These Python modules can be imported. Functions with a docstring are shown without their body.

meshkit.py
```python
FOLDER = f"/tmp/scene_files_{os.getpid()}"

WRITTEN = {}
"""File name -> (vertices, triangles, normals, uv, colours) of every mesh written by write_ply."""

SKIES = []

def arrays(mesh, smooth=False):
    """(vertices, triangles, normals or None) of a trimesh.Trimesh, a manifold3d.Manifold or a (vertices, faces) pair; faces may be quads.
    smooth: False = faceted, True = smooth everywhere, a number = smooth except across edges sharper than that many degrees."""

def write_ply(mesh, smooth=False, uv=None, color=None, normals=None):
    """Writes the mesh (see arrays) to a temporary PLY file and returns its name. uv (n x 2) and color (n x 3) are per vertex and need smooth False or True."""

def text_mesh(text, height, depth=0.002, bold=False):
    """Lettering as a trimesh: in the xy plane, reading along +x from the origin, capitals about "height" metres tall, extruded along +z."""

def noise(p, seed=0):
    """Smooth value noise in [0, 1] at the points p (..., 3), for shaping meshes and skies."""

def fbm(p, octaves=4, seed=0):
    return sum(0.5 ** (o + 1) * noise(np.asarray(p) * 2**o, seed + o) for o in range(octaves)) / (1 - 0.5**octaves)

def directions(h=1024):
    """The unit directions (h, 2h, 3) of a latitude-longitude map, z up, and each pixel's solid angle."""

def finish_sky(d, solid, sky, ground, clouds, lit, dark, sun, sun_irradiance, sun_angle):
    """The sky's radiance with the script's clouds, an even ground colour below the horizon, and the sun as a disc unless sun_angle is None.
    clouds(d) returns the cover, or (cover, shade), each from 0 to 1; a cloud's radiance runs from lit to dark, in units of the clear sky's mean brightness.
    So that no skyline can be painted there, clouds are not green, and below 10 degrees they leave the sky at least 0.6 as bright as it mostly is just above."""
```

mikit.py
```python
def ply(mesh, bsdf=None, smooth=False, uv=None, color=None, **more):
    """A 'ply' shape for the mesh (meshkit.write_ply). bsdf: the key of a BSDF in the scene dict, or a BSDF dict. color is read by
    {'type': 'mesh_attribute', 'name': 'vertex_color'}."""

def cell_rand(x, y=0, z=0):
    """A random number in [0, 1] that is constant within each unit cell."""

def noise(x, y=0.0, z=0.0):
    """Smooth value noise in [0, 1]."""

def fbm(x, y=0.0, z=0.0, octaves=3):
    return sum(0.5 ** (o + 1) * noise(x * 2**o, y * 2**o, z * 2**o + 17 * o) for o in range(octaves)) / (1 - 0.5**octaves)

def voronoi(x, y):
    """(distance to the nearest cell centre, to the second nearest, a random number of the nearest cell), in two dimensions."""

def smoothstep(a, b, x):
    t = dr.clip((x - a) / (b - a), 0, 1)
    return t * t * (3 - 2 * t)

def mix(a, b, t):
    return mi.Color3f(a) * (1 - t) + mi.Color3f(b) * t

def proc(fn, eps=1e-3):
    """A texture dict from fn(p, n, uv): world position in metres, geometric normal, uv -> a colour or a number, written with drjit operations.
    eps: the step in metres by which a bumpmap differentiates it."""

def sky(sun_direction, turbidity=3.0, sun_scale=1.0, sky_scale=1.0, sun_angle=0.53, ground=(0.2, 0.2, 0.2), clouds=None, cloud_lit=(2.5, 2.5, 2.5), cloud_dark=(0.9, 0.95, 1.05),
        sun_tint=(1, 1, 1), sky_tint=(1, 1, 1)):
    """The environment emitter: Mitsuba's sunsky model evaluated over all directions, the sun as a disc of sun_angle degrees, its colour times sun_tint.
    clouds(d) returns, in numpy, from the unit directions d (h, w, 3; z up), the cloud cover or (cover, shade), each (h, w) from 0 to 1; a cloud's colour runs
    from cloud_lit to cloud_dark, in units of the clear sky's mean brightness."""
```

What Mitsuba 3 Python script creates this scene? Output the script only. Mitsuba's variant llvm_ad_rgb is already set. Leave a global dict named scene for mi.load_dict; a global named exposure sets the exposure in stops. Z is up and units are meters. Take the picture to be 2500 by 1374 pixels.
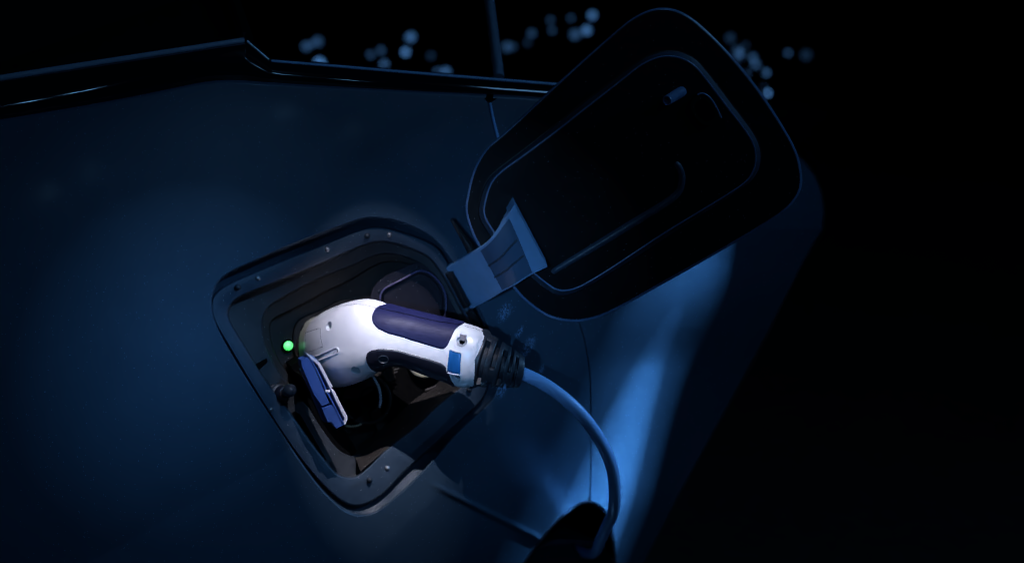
import math, random
import numpy as np, trimesh, manifold3d as m3, drjit as dr, mitsuba as mi
from scipy.interpolate import CubicSpline, RegularGridInterpolator
import mikit, meshkit
from mikit import noise, fbm, voronoi, cell_rand, smoothstep, mix

random.seed(7); rng = np.random.default_rng(7)
T = mi.ScalarTransform4f
scene, labels = {}, {}
exposure = 0.0

# ------------------------------------------------------------------ camera
HFOV, W0, H0 = 50.0, 2500.0, 1374.0
FPX = W0 / 2 / math.tan(math.radians(HFOV / 2))
CAM = np.array([0.0, -0.90, 1.12])
PITCH = math.radians(-12)
FWD = np.array([0, math.cos(PITCH), math.sin(PITCH)])
RIGHT = np.array([1.0, 0, 0])
UP = np.cross(RIGHT, FWD)
scene['camera'] = {'type': 'thinlens', 'fov': HFOV, 'fov_axis': 'x', 'near_clip': 0.05, 'far_clip': 400.0,
                   'aperture_radius': 0.0042, 'focus_distance': 0.80,
                   'to_world': T().look_at(origin=CAM.tolist(), target=(CAM + FWD).tolist(), up=[0, 0, 1])}

# the flank of the car: a plane (origin P0, outward normal NRM); the sheet metal bulges from it
YAW, ELEV = math.radians(25), math.radians(5)
NRM = np.array([math.sin(YAW) * math.cos(ELEV), -math.cos(YAW) * math.cos(ELEV), math.sin(ELEV)])
P0 = CAM + FWD * 0.90
EU = np.cross([0, 0, 1.0], -NRM); EU = np.cross(NRM, [0, 0, 1.0]) * -1; EU /= np.linalg.norm(EU)
if EU[0] < 0: EU = -EU
EV = np.cross(NRM, EU); EV = EV if EV[2] > 0 else -EV


def rays(x, y):
    x, y = np.asarray(x, float), np.asarray(y, float)
    return FWD + ((x - W0 / 2) / FPX)[..., None] * RIGHT - ((y - H0 / 2) / FPX)[..., None] * UP


def P(x, y, w=0.0):
    """Drawing coordinates on the plane w metres outside the flank -> a point in space."""
    d = rays(x, y)
    t = ((P0 - CAM) @ NRM + np.asarray(w, float)) / (d @ NRM)
    return CAM + d * t[..., None]


def project(X):
    q = np.asarray(X) - CAM
    z = q @ FWD
    return np.stack([W0 / 2 + FPX * (q @ RIGHT) / z, H0 / 2 - FPX * (q @ UP) / z], -1)


# the lid: hinged at the right of the port, its inner face on this plane
LA, LB, LC = P(1150, 560, 0.045), P(1400, 780, 0.055), P(1900, 250, 0.15)
LN = np.cross(LB - LA, LC - LA); LN /= np.linalg.norm(LN)
if LN @ (CAM - LA) < 0: LN = -LN
LDIR = P(1800, 150, 0.13) - P(1400, 450, 0.07); LDIR -= LN * (LDIR @ LN); LDIR /= np.linalg.norm(LDIR)


# ------------------------------------------------------------------ light
def spot(key, pos, target, power, colour, cutoff, beam):
    scene[key] = {'type': 'spot', 'sampling_weight': 3.0, 'cutoff_angle': cutoff, 'beam_width': beam,
                  'intensity': {'type': 'rgb', 'value': [power * c for c in colour]},
                  'to_world': T().look_at(origin=list(map(float, pos)), target=list(map(float, target)), up=[0.1, 0.2, 1])}


def lamp_panel(key, pos, target, sx, sy, power, colour, label):
    scene[key] = {'type': 'rectangle', 'to_world': T().look_at(origin=list(map(float, pos)), target=list(map(float, target)), up=[0.1, 0.2, 1]) @ T().scale([sx, sy, 1]),
                  'emitter': {'type': 'area', 'radiance': {'type': 'rgb', 'value': [power * c for c in colour]}, 'sampling_weight': 4.0},
                  'bsdf': {'type': 'diffuse', 'reflectance': {'type': 'rgb', 'value': 0.5}}}
    labels[key] = {'label': label, 'category': 'lamp'}


BLUE = (0.20, 0.51, 1.0)
COOL = (0.91, 0.87, 1.0)
# blue floods on the near flank, from above and a little right
FP = P(500, 780) + NRM * 1.0 + EV * 0.55 + EU * 0.22
spot('flank_spot', FP, P(465, 850), 2.5, BLUE, 5.6, 0.0)
spot('flank_spot_001', FP, P(500, 860), 0.85, BLUE, 9.2, 0.0)
spot('wide_spot', P(600, 780) + NRM * 0.95 + EV * 0.75 + EU * 0.25, P(760, 740), 0.22, BLUE, 21, 0.5)
# blue fill added from the left, on the hinge arm and the boot
spot('arm_spot', P(1180, 700) + NRM * 0.9 + EV * 0.12 - EU * 0.55, P(1190, 690, 0.02), 1.4, BLUE, 7.5, 1)
# white work light on the plug, from above the photographer
spot('plug_spot', P(960, 840) + NRM * 0.70 + EV * 0.90 - EU * 0.05, P(960, 820, 0.02), 8.4, COOL, 4.5, 0.8)
# added blue spots raking the door, standing in for its long reflection
DD = (EU * 0.36 + EV * 0.93) * 2.1 + NRM * 0.66
spot('door_spot', P(1580, 1120) + DD, P(1655, 1190), 2100.0, BLUE, 2.3, 0.0)
spot('door_spot_001', P(1580, 1120) + DD + EU * 0.12, P(1715, 930), 190.0, BLUE, 2.9, 0.0)
spot('cable_spot', P(1450, 1050) + EU * 1.2 + EV * 0.5 + NRM * 0.36, P(1440, 1040, 0.07), 3.0, BLUE, 6.5, 1.0)  # fill spot added to brighten the edge of the cable
# unseen blue panels added to draw light along the lid edges
lamp_panel('added_rim_panel', P(1600, 300, 0.12) + LDIR * 1.5 + LN * 0.28, P(1600, 300, 0.12), 0.30, 0.12, 6.5, BLUE, 'added long blue panel above the open charging lid, lighting its rim')
LDN = P(1750, 800, 0.1) - P(1550, 500, 0.1); LDN -= LN * (LDN @ LN); LDN /= np.linalg.norm(LDN)
lamp_panel('added_lid_panel', P(1550, 520, 0.12) + LDN * 1.3 + LN * 0.30, P(1550, 500, 0.12), 0.14, 0.14, 12.0, BLUE, 'added square blue panel low beside the wheel, lighting the lid')


# ------------------------------------------------------------------ materials
def rgb(*c): return {'type': 'rgb', 'value': list(c) if len(c) > 1 else [c[0]] * 3}


def bs(key, base, rough=0.4, metal=0.0, bump=None, eps=2e-4, two=True, **more):
    d = {'type': 'principled', 'base_color': base if isinstance(base, dict) else rgb(*base), 'roughness': rough, 'metallic': metal, **more}
    if bump is not None: d = {'type': 'bumpmap', 'arbitrary': mikit.proc(bump, eps), 'bsdf': d, 'scale': 1.0}
    scene[key] = {'type': 'twosided', 'bsdf': d} if two else d


PAINTED_GLINTS = [(P(1236, 764), 0.011, 0.006), (P(1272, 812), 0.007, 0.0035), (P(1294, 850), 0.013, 0.006), (P(1228, 955), 0.009, 0.006), (P(1328, 905), 0.006, 0.003)]  # reflections on the panel, painted into its colour as paler speckled patches


def paint_colour(p, n, uv):
    u = (p.x - float(P0[0])) * float(EU[0]) + (p.y - float(P0[1])) * float(EU[1])
    v = p.z
    base = mix((0.026, 0.053, 0.084), (0.031, 0.060, 0.094), fbm(u * 40, v * 40, 0.0))
    fl = cell_rand(u * 2600, v * 2600, p.y * 0)
    base = dr.select(fl > 0.9975, mi.Color3f(0.16, 0.26, 0.4), base)
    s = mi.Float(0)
    for c, a, b in PAINTED_GLINTS:
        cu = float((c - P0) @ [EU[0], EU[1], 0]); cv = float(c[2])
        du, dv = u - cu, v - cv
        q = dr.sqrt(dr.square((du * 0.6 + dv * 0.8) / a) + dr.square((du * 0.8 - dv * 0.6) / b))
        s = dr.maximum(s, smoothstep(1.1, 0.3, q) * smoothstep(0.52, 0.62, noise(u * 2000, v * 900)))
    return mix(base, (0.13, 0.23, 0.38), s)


def grain(p, n, uv): return 0.00006 * noise(p.x * 1500, p.y * 1500, p.z * 1500)
def grain_fine(p, n, uv): return 0.00003 * noise(p.x * 2600, p.y * 2600, p.z * 2600)


def dusty(a, b, f=60):
    def fn(p, n, uv):
        t = fbm(p.x * f, p.y * f, p.z * f)
        s = cell_rand(p.x * 1900, p.y * 1900, p.z * 1900)
        return dr.select(s > 0.9985, mi.Color3f(0.25), mix(a, b, smoothstep(0.3, 0.7, t)))
    return mikit.proc(fn)


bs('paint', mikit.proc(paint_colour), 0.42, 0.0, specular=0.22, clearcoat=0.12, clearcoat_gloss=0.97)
bs('gloss_black', (0.004, 0.005, 0.007), 0.07, specular=0.6)
bs('trim_black', (0.006, 0.007, 0.009), 0.35)
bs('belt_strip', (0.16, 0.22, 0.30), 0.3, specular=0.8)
bs('edge_lit', (0.16, 0.36, 0.66), 0.35)  # bright blue for a door edge that only catches light
bs('shade_pad', (0.045, 0.090, 0.155), 0.45, bump=grain_fine)  # darker arm colour in place of the shade on its bend
bs('chrome', (0.55, 0.6, 0.68), 0.18, 1.0)
bs('lid_black', dusty((0.0030, 0.0036, 0.005), (0.0040, 0.0048, 0.0065)), 0.42, bump=grain, specular=0.35)
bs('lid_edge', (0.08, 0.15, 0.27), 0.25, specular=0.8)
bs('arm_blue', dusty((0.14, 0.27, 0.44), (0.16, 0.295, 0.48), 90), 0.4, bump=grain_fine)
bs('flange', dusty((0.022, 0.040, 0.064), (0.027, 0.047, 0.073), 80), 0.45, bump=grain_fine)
bs('ledge', dusty((0.019, 0.024, 0.031), (0.024, 0.030, 0.038), 80), 0.55, bump=grain)
bs('floor_plastic', dusty((0.0125, 0.0110, 0.0100), (0.018, 0.0155, 0.014), 70), 0.6, bump=grain)
bs('cap_rubber', dusty((0.013, 0.0125, 0.021), (0.016, 0.015, 0.025), 70), 0.5, bump=grain_fine)
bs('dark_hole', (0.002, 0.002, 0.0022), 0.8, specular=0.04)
bs('cover_glint', (0.08, 0.075, 0.16), 0.35)  # lavender tone painted for light on the socket cover edge
bs('shell_white', (0.74, 0.74, 0.77), 0.27, specular=0.5, clearcoat=0.2)
bs('ivory', (0.62, 0.58, 0.47), 0.4)
bs('groove', (0.10, 0.10, 0.13), 0.5)
bs('grip_shaded', (0.006, 0.007, 0.015), 0.45, bump=grain_fine)  # darker copy of the grip rubber, with the shade under the handle painted in
bs('grip', (0.011, 0.013, 0.054), 0.48, bump=grain_fine, specular=0.16)
bs('boot_rubber', (0.020, 0.026, 0.036), 0.42, bump=grain_fine)
bs('label_blue', (0.012, 0.12, 0.36), 0.3)
bs('flap_blue', (0.040, 0.090, 0.29), 0.38)
bs('flap_edge', (0.66, 0.64, 0.68), 0.4)
bs('cable_blue', (0.24, 0.46, 0.80), 0.38, specular=0.4)
bs('steel', (0.5, 0.5, 0.52), 0.45, 1.0)
bs('gold', (0.30, 0.24, 0.15), 0.4, 0.4)
bs('tyre', (0.02, 0.02, 0.022), 0.7)
bs('asphalt', mikit.proc(lambda p, n, uv: mi.Color3f(0.03 + 0.03 * fbm(p.x * 30, p.y * 30, p.z * 30))), 0.85)
bs('lamp_post_paint', (0.02, 0.02, 0.022), 0.6)
scene['pane'] = {'type': 'thindielectric'}


# ------------------------------------------------------------------ mesh helpers
def add(key, mesh, bsdf, smooth=30, **more):
    if key in scene:
        k = 1
        while f'{key}_{k:03d}' in scene: k += 1
        key = f'{key}_{k:03d}'
    scene[key] = mikit.ply(mesh, bsdf, smooth=smooth, **more)
    return key


def cat(*ms): return trimesh.util.concatenate([m for m in ms])


def grid_faces(a, b, closed=False):
    i, j = np.meshgrid(np.arange(a - 1), np.arange(b if closed else b - 1), indexing='ij')
    j2 = (j + 1) % b
    q = np.stack([i * b + j, i * b + j2, (i + 1) * b + j2, (i + 1) * b + j], -1).reshape(-1, 4)
    return np.vstack([q[:, [0, 1, 2]], q[:, [0, 2, 3]]])


def grid(V, closed=False):
    a, b = V.shape[:2]
    return trimesh.Trimesh(V.reshape(-1, 3), grid_faces(a, b, closed), process=False)


def loop(pts, n=240, centre=None):
    """A smooth closed curve through drawing points, resampled; by angle round a centre where rings must match."""
    p = np.array(pts, float); p = np.vstack([p, p[:1]])
    t = np.r_[0, np.cumsum(np.sqrt(np.linalg.norm(np.diff(p, axis=0), axis=1)))]
    cs = CubicSpline(t, p, bc_type='periodic')
    q = cs(np.linspace(0, t[-1], 3000, endpoint=False))
    if centre is None:
        d = np.r_[0, np.cumsum(np.linalg.norm(np.diff(np.vstack([q, q[:1]]), axis=0), axis=1))]
        s = np.linspace(0, d[-1], n, endpoint=False)
        qq = np.vstack([q, q[:1]])
        return np.stack([np.interp(s, d, qq[:, k]) for k in (0, 1)], -1)
    a = np.arctan2(q[:, 1] - centre[1], q[:, 0] - centre[0]); r = np.hypot(q[:, 0] - centre[0], q[:, 1] - centre[1])
    o = np.argsort(a); a, r = a[o], r[o]
    A = np.linspace(-np.pi, np.pi, n, endpoint=False)
    R = np.interp(A, np.r_[a - 2 * np.pi, a, a + 2 * np.pi], np.r_[r, r, r])
    return np.stack([centre[0] + R * np.cos(A), centre[1] + R * np.sin(A)], -1)


def ring_loft(rings):
    return grid(np.array(rings), True)


def cap_ring(ring, dome=None):
    c = ring.mean(0) if dome is None else dome
    n = len(ring)
    return trimesh.Trimesh(np.vstack([ring, c[None]]), np.stack([np.arange(n), (np.arange(n) + 1) % n, np.full(n, n)], 1), process=False)


def spline(pts, n):
    p = np.array(pts, float)
    t = np.r_[0, np.cumsum(np.linalg.norm(np.diff(p, axis=0), axis=1))]
    return CubicSpline(t, p)(np.linspace(0, t[-1], n))


def tube(path, r, sides=24, caps=True):
    path = np.asarray(path); n = len(path)
    r = np.broadcast_to(r, (n,))
    t = np.gradient(path, axis=0); t /= np.linalg.norm(t, axis=1, keepdims=True)
    a = np.cross(t[0], [0.3, 0.2, 0.9]); a /= np.linalg.norm(a)
    V = []
    for k in range(n):
        a = a - t[k] * (a @ t[k]); a /= np.linalg.norm(a)
        b = np.cross(t[k], a)
        th = np.linspace(0, 2 * np.pi, sides, endpoint=False)
        V.append(path[k] + r[k] * (np.cos(th)[:, None] * a + np.sin(th)[:, None] * b))
    m = [grid(np.array(V), True)]
    if caps: m += [cap_ring(V[0][::-1]), cap_ring(V[-1])]
    return cat(*m)


def lathe(p0, p1, prof, sides=32):
    """A profile of (distance along p0->p1 in metres, radius in metres), turned about that axis."""
    d = (p1 - p0) / np.linalg.norm(p1 - p0)
    path = np.array([p0 + d * a for a, _ in prof])
    a = np.cross(d, [0.3, 0.2, 0.9]); a /= np.linalg.norm(a); b = np.cross(d, a)
    th = np.linspace(0, 2 * np.pi, sides, endpoint=False)
    V = np.array([q + r * (np.cos(th)[:, None] * a + np.sin(th)[:, None] * b) for q, (_, r) in zip(path, prof)])
    return grid(V, True)


def solid(m):
    return m3.Manifold(m3.Mesh(np.asarray(m.vertices, np.float32), np.asarray(m.faces, np.uint32)))


def tm(m):
    a = m.to_mesh(); return trimesh.Trimesh(a.vert_properties[:, :3], a.tri_verts, process=False)


def prism(ring, depth, axis=NRM, bevel=0.0):
    """A closed solid: the ring (points in space) is its outer face, it runs "depth" inwards along the axis; bevelled outer edge."""
    ring = np.asarray(ring)
    from shapely.geometry import Polygon
    e1 = np.cross(axis, [0.31, 0.2, 0.93]); e1 /= np.linalg.norm(e1); e2 = np.cross(axis, e1)
    o = ring.mean(0)
    xy = np.stack([(ring - o) @ e1, (ring - o) @ e2], -1)
    h = float(((ring - o) @ axis).mean())
    pol = Polygon(xy).buffer(0)
    lev = [(0, 0)]
    if bevel > 0:
        parts = []
        prev = None
        m = m3.Manifold()
        for k in range(4):
            a = math.pi / 2 * k / 3
            ins, dz = bevel * (1 - math.sin(a)), bevel * (1 - math.cos(a))
            g = pol.buffer(-ins)
            if g.is_empty: continue
            ex = trimesh.creation.extrude_polygon(max(getattr(g, 'geoms', [g]), key=lambda z: z.area), depth - dz, engine='earcut')
            m = m + solid(ex)
        out = tm(m)
    else:
        out = trimesh.creation.extrude_polygon(max(getattr(pol, 'geoms', [pol]), key=lambda z: z.area), depth, engine='earcut')
    v = np.array(out.vertices)
    out.vertices = o + v[:, :1] * e1 + v[:, 1:2] * e2 + (v[:, 2:] - depth + h) * axis
    return out


def poly(pts, w): return P(*np.array(pts, float).T, w)


# ------------------------------------------------------------------ car body
def sm(a, b, x):
    t = np.clip((x - a) / (b - a), 0, 1); return t * t * (3 - 2 * t)


def line_dist(x, y, a, b):
    """Signed distance (drawing units) to the line a->b, positive on its right-hand side as drawn."""
    d = np.array(b, float) - a; d /= np.linalg.norm(d)
    return -(x - a[0]) * d[1] + (y - a[1]) * d[0]


EDGE = [(1880, 200), (1885, 330), (1925, 362), (1962, 395), (1988, 430), (2004, 470), (2010, 515), (2006, 560), (1960, 640), (1880, 800), (1770, 1000), (1660, 1200), (1570, 1374), (1490, 1530)]
def body_w(x, y):
    x, y = np.asarray(x, float), np.asarray(y, float)
    w = -0.016 * ((x - 800) / 1000) ** 2 - 0.020 * ((y - 850) / 800) ** 2
    # shoulder crease: below it the metal turns under
    d = line_dist(x, y, (1400, 850), (890, 1374))
    d = -d
    w = w - 0.00019 * np.where(d > 0, np.sqrt(d * d + 400) - 20, 0) * sm(0, 250, y - 650)
    # the door falls away to the right
    r = np.maximum(x - 1450 - 0.0 * y, 0) / 600
    w = w - 0.10 * r ** 2
    ex = np.interp(y, [p[1] for p in EDGE], [p[0] for p in EDGE])
    w = w - (0.16 - 0.10 * sm(900, 1250, y)) * (np.maximum(x - (ex - 260), 0) / 260) ** 2.4
    # raised moulding line of the bumper joint
    e = line_dist(x, y, (1050, 1180), (1320, 1315))
    w = w + 0.0022 * np.exp(-(e / 7) ** 2) * sm(1030, 1120, x) * sm(1330, 1310, x)
    return w


BELT = CubicSpline([-400, 0, 260, 430, 530, 640, 800, 1050, 1300, 1700, 2100, 2400], [372, 301, 257, 223, 206, 209, 219, 233, 246, 292, 345, 390])
SEAM = spline([(1189, 150), (1193, 245), (1215, 340), (1280, 520), (1360, 680), (1412, 785), (1434, 870), (1441, 1000), (1439, 1230), (1430, 1400)], 90)


def slab(x0, x1, y0, y1, step, cut_in, cut_out=()):
    xs, ys = np.arange(x0, x1 + 1, step), np.arange(y0, y1 + 1, step)
    X, Y = np.meshgrid(xs, ys, indexing='ij')
    Wd = body_w(X, Y)
    A, B = P(X, Y, Wd), P(X, Y, Wd - 0.0015)
    a, b = X.shape
    n = a * b
    f = grid_faces(a, b)
    e = np.vstack([f[:, [0, 1]], f[:, [1, 2]], f[:, [2, 0]]])
    code, back = e[:, 0] * n + e[:, 1], e[:, 1] * n + e[:, 0]
    e = e[~np.isin(code, back)]
    F = [f, f[:, ::-1] + n, np.stack([e[:, 1], e[:, 0], e[:, 0] + n], 1), np.stack([e[:, 1], e[:, 0] + n, e[:, 1] + n], 1)]
    m = trimesh.Trimesh(np.vstack([A.reshape(-1, 3), B.reshape(-1, 3)]), np.vstack(F), process=False)
    if m.volume < 0: m.invert()
    m = solid(m)
    m = m ^ cut_in
    for c in cut_out: m = m - c
    return tm(m)


def cutter(pts, w0=0.3, w1=-0.5):
    """The outline on the flank, carried straight through the sheet by the sight lines of its drawing."""
    from shapely.geometry import Polygon
    p = np.array(pts, float)
    g = Polygon(p).buffer(0)
    g = max(getattr(g, 'geoms', [g]), key=lambda z: z.area)
    ex = trimesh.creation.extrude_polygon(g, 1.0, engine='earcut')
    v = np.array(ex.vertices)
    ww = np.where(v[:, 2] > 0.5, w0, w1)
    ex.vertices = P(v[:, 0], v[:, 1], ww)
    ex.process() if hasattr(ex, 'process') else None
    if ex.volume < 0: ex.invert()
    return solid(ex)


PC = (870, 900)
L0 = [(513, 740), (524, 696), (556, 664), (611, 638), (676, 609), (764, 574), (851, 541), (895, 529), (938, 530), (980, 539), (1050, 572), (1078, 597), (1106, 636), (1150, 708), (1190, 790),
      (1216, 860), (1224, 910), (1217, 945), (1204, 975), (1138, 1038), (1083, 1097), (1017, 1170), (948, 1231), (914, 1253), (880, 1260), (845, 1251), (797, 1211), (741, 1142), (665, 1030), (586, 905), (540, 825), (520, 780)]
L3 = [(517, 742), (527, 718), (556, 696), (633, 661), (720, 625), (807, 591), (895, 558), (934, 556), (980, 567), (1050, 594), (1075, 614), (1093, 642), (1120, 692), (1158, 775), (1184, 850), (1195, 910), (1183, 962),
      (1160, 992), (1104, 1044), (1056, 1088), (982, 1155), (941, 1198), (897, 1226), (860, 1231), (820, 1210), (748, 1135), (668, 1022), (591, 898), (546, 822), (524, 780)]
L4 = [(555, 765), (560, 747), (572, 732), (602, 715), (655, 694), (720, 668), (764, 650), (807, 631), (862, 607), (906, 591), (938, 588), (980, 597), (1045, 625), (1065, 646), (1085, 675), (1125, 750), (1150, 800), (1168, 865),
      (1160, 912), (1128, 944), (1091, 972), (1053, 1005), (1028, 1030), (982, 1067), (935, 1106), (895, 1145), (862, 1165), (828, 1160), (795, 1128), (745, 1062), (698, 995), (645, 925), (619, 885), (590, 835), (565, 795)]
S1 = [(638, 805), (638, 781), (647, 757), (666, 738), (698, 719), (742, 695), (790, 672), (860, 645), (930, 618), (990, 625), (1040, 650), (1078, 690), (1106, 745), (1130, 800), (1142, 870), (1128, 912), (1090, 945), (1045, 985), (1000, 1025), (950, 1065),
      (905, 1095), (865, 1112), (828, 1098), (785, 1045), (735, 975), (690, 925), (660, 875), (645, 840)]
S2 = [(657, 812), (657, 792), (668, 776), (698, 760), (764, 726), (807, 703), (860, 678), (930, 640), (990, 640), (1030, 660), (1066, 695), (1096, 750), (1118, 800), (1130, 870), (1116, 905), (1080, 938), (1035, 978), (990, 1015), (945, 1052),
      (905, 1080), (868, 1095), (838, 1082), (796, 1030), (746, 965), (705, 915), (676, 875), (662, 840)]
NR = 360
lp = {k: loop(v, NR, PC) for k, v in dict(L0=L0, L3=L3, L4=L4, S1=S1, S2=S2).items()}


def on(lpk, w, shrink=0.0):
    q = lp[lpk]
    if shrink:
        c = np.array(PC); d = c - q; q = q + d / np.linalg.norm(d, axis=1, keepdims=True) * shrink
    return P(q[:, 0], q[:, 1], w)


arch_pts = [(1262, 1400), (1285, 1360), (1330, 1300), (1385, 1245), (1440, 1221), (1475, 1240), (1496, 1290), (1505, 1374), (1505, 1420)]
ARCH = spline(arch_pts, 60)

# quarter panel: left of the seam
belt_x = np.linspace(-330, 2200, 160)
left_poly = [(x, float(BELT(x))) for x in belt_x if x < 1190] + [(p[0] - 3, p[1]) for p in SEAM if p[1] > 240] + [(1430, 1560), (-330, 1560)]
right_poly = [(p[0] + 3, p[1]) for p in SEAM[::-1] if p[1] > 242] + [(x, float(BELT(x))) for x in belt_x if 1200 < x < 1880] + [p for p in EDGE if p[1] > 325] + [(1436, 1560)]
port_cut = cutter(lp['L0'])
arch_cut = cutter([(1170, 1560)] + [tuple(p) for p in ARCH] + [(1510, 1560)])
quarter = slab(-340, 1450, 190, 1570, 6, cutter(left_poly), [port_cut, arch_cut])


def edge_strip(pts, closed=False, into=None, r=0.004, deep=0.02, n=300):
    """A folded edge: the sheet rolls back with radius r along a drawn curve and runs on inwards."""
    q = loop(pts, n) if closed else spline(pts, n)
    t = np.gradient(q, axis=0)
    if closed: t = np.roll(q, -1, 0) - np.roll(q, 1, 0)
    t /= np.linalg.norm(t, axis=1, keepdims=True)
    nn = np.stack([-t[:, 1], t[:, 0]], -1) * into
    w = body_w(q[:, 0], q[:, 1])
    rows = []
    for k in range(6):
        a = math.pi / 2 * k / 5
        o = q + nn * (r * 3000) * math.sin(a)
        rows.append(P(o[:, 0], o[:, 1], w - r * (1 - math.cos(a))))
    o = q + nn * (r * 3000)
    rows.append(P(o[:, 0], o[:, 1], w - deep))
    return grid(np.array(rows), closed)


def roll_ring(r_px, r_w, deep):
    q = lp['L0']; c = np.array(PC); d = c - q; d /= np.linalg.norm(d, axis=1, keepdims=True)
    w = body_w(q[:, 0], q[:, 1]); rows = []
    for k in range(6):
        a = math.pi / 2 * k / 5
        o = q + d * r_px * math.sin(a)
        rows.append(P(o[:, 0], o[:, 1], w - r_w * (1 - math.cos(a))))
    o = q + d * (r_px + 1)
    rows.append(P(o[:, 0], o[:, 1], w - deep))
    return ring_loft(rows)


belt_left = edge_strip([(x, float(BELT(x))) for x in np.linspace(-330, 1187, 60)], into=-1, r=0.003)
seam_l = edge_strip([(p[0] - 3, p[1]) for p in SEAM if 240 < p[1] < 1219], into=-1, r=0.0007, deep=0.015)
seam_r = edge_strip([(p[0] + 3, p[1]) for p in SEAM if 240 < p[1] < 1219], into=1, r=0.0007, deep=0.015)
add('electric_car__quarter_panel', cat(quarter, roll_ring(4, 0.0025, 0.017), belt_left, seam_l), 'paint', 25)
door = slab(1180, 2080, 230, 1570, 6, cutter(right_poly), [arch_cut])
belt_right = edge_strip([(x, float(BELT(x))) for x in np.linspace(1204, 1890, 40)], into=-1, r=0.003)
ep = [p for p in EDGE if p[1] > 325]
eq = spline(ep, 120); ew = body_w(eq[:, 0], eq[:, 1])
edge_right = grid(np.array([P(eq[:, 0], eq[:, 1], ew - d_) for d_ in (0.001, 0.05, 0.2, 0.5)]))
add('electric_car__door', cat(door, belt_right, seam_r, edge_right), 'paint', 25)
sq = np.array([p for p in SEAM if 250 < p[1] < 480])
add('electric_car__door_edge_glint', tube(P(sq[:, 0] + 2, sq[:, 1], body_w(sq[:, 0], sq[:, 1]) + 0.0003), 0.0013, 10), 'edge_lit', True)  # bright tube added where the door edge catches light
sx = np.array([p for p in SEAM if 262 < p[1] < 1216])
add('electric_car__door_jamb', grid(np.array([P(sx[:, 0] - 14, sx[:, 1], body_w(sx[:, 0], sx[:, 1]) - 0.012), P(sx[:, 0] + 14, sx[:, 1], body_w(sx[:, 0], sx[:, 1]) - 0.012)])), 'trim_black', False)
arch_strip = edge_strip([p for p in ARCH if p[1] < 1410], into=1, r=0.002, deep=0.12)
add('electric_car__wheel_arch', arch_strip, 'trim_black', 40)
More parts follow.
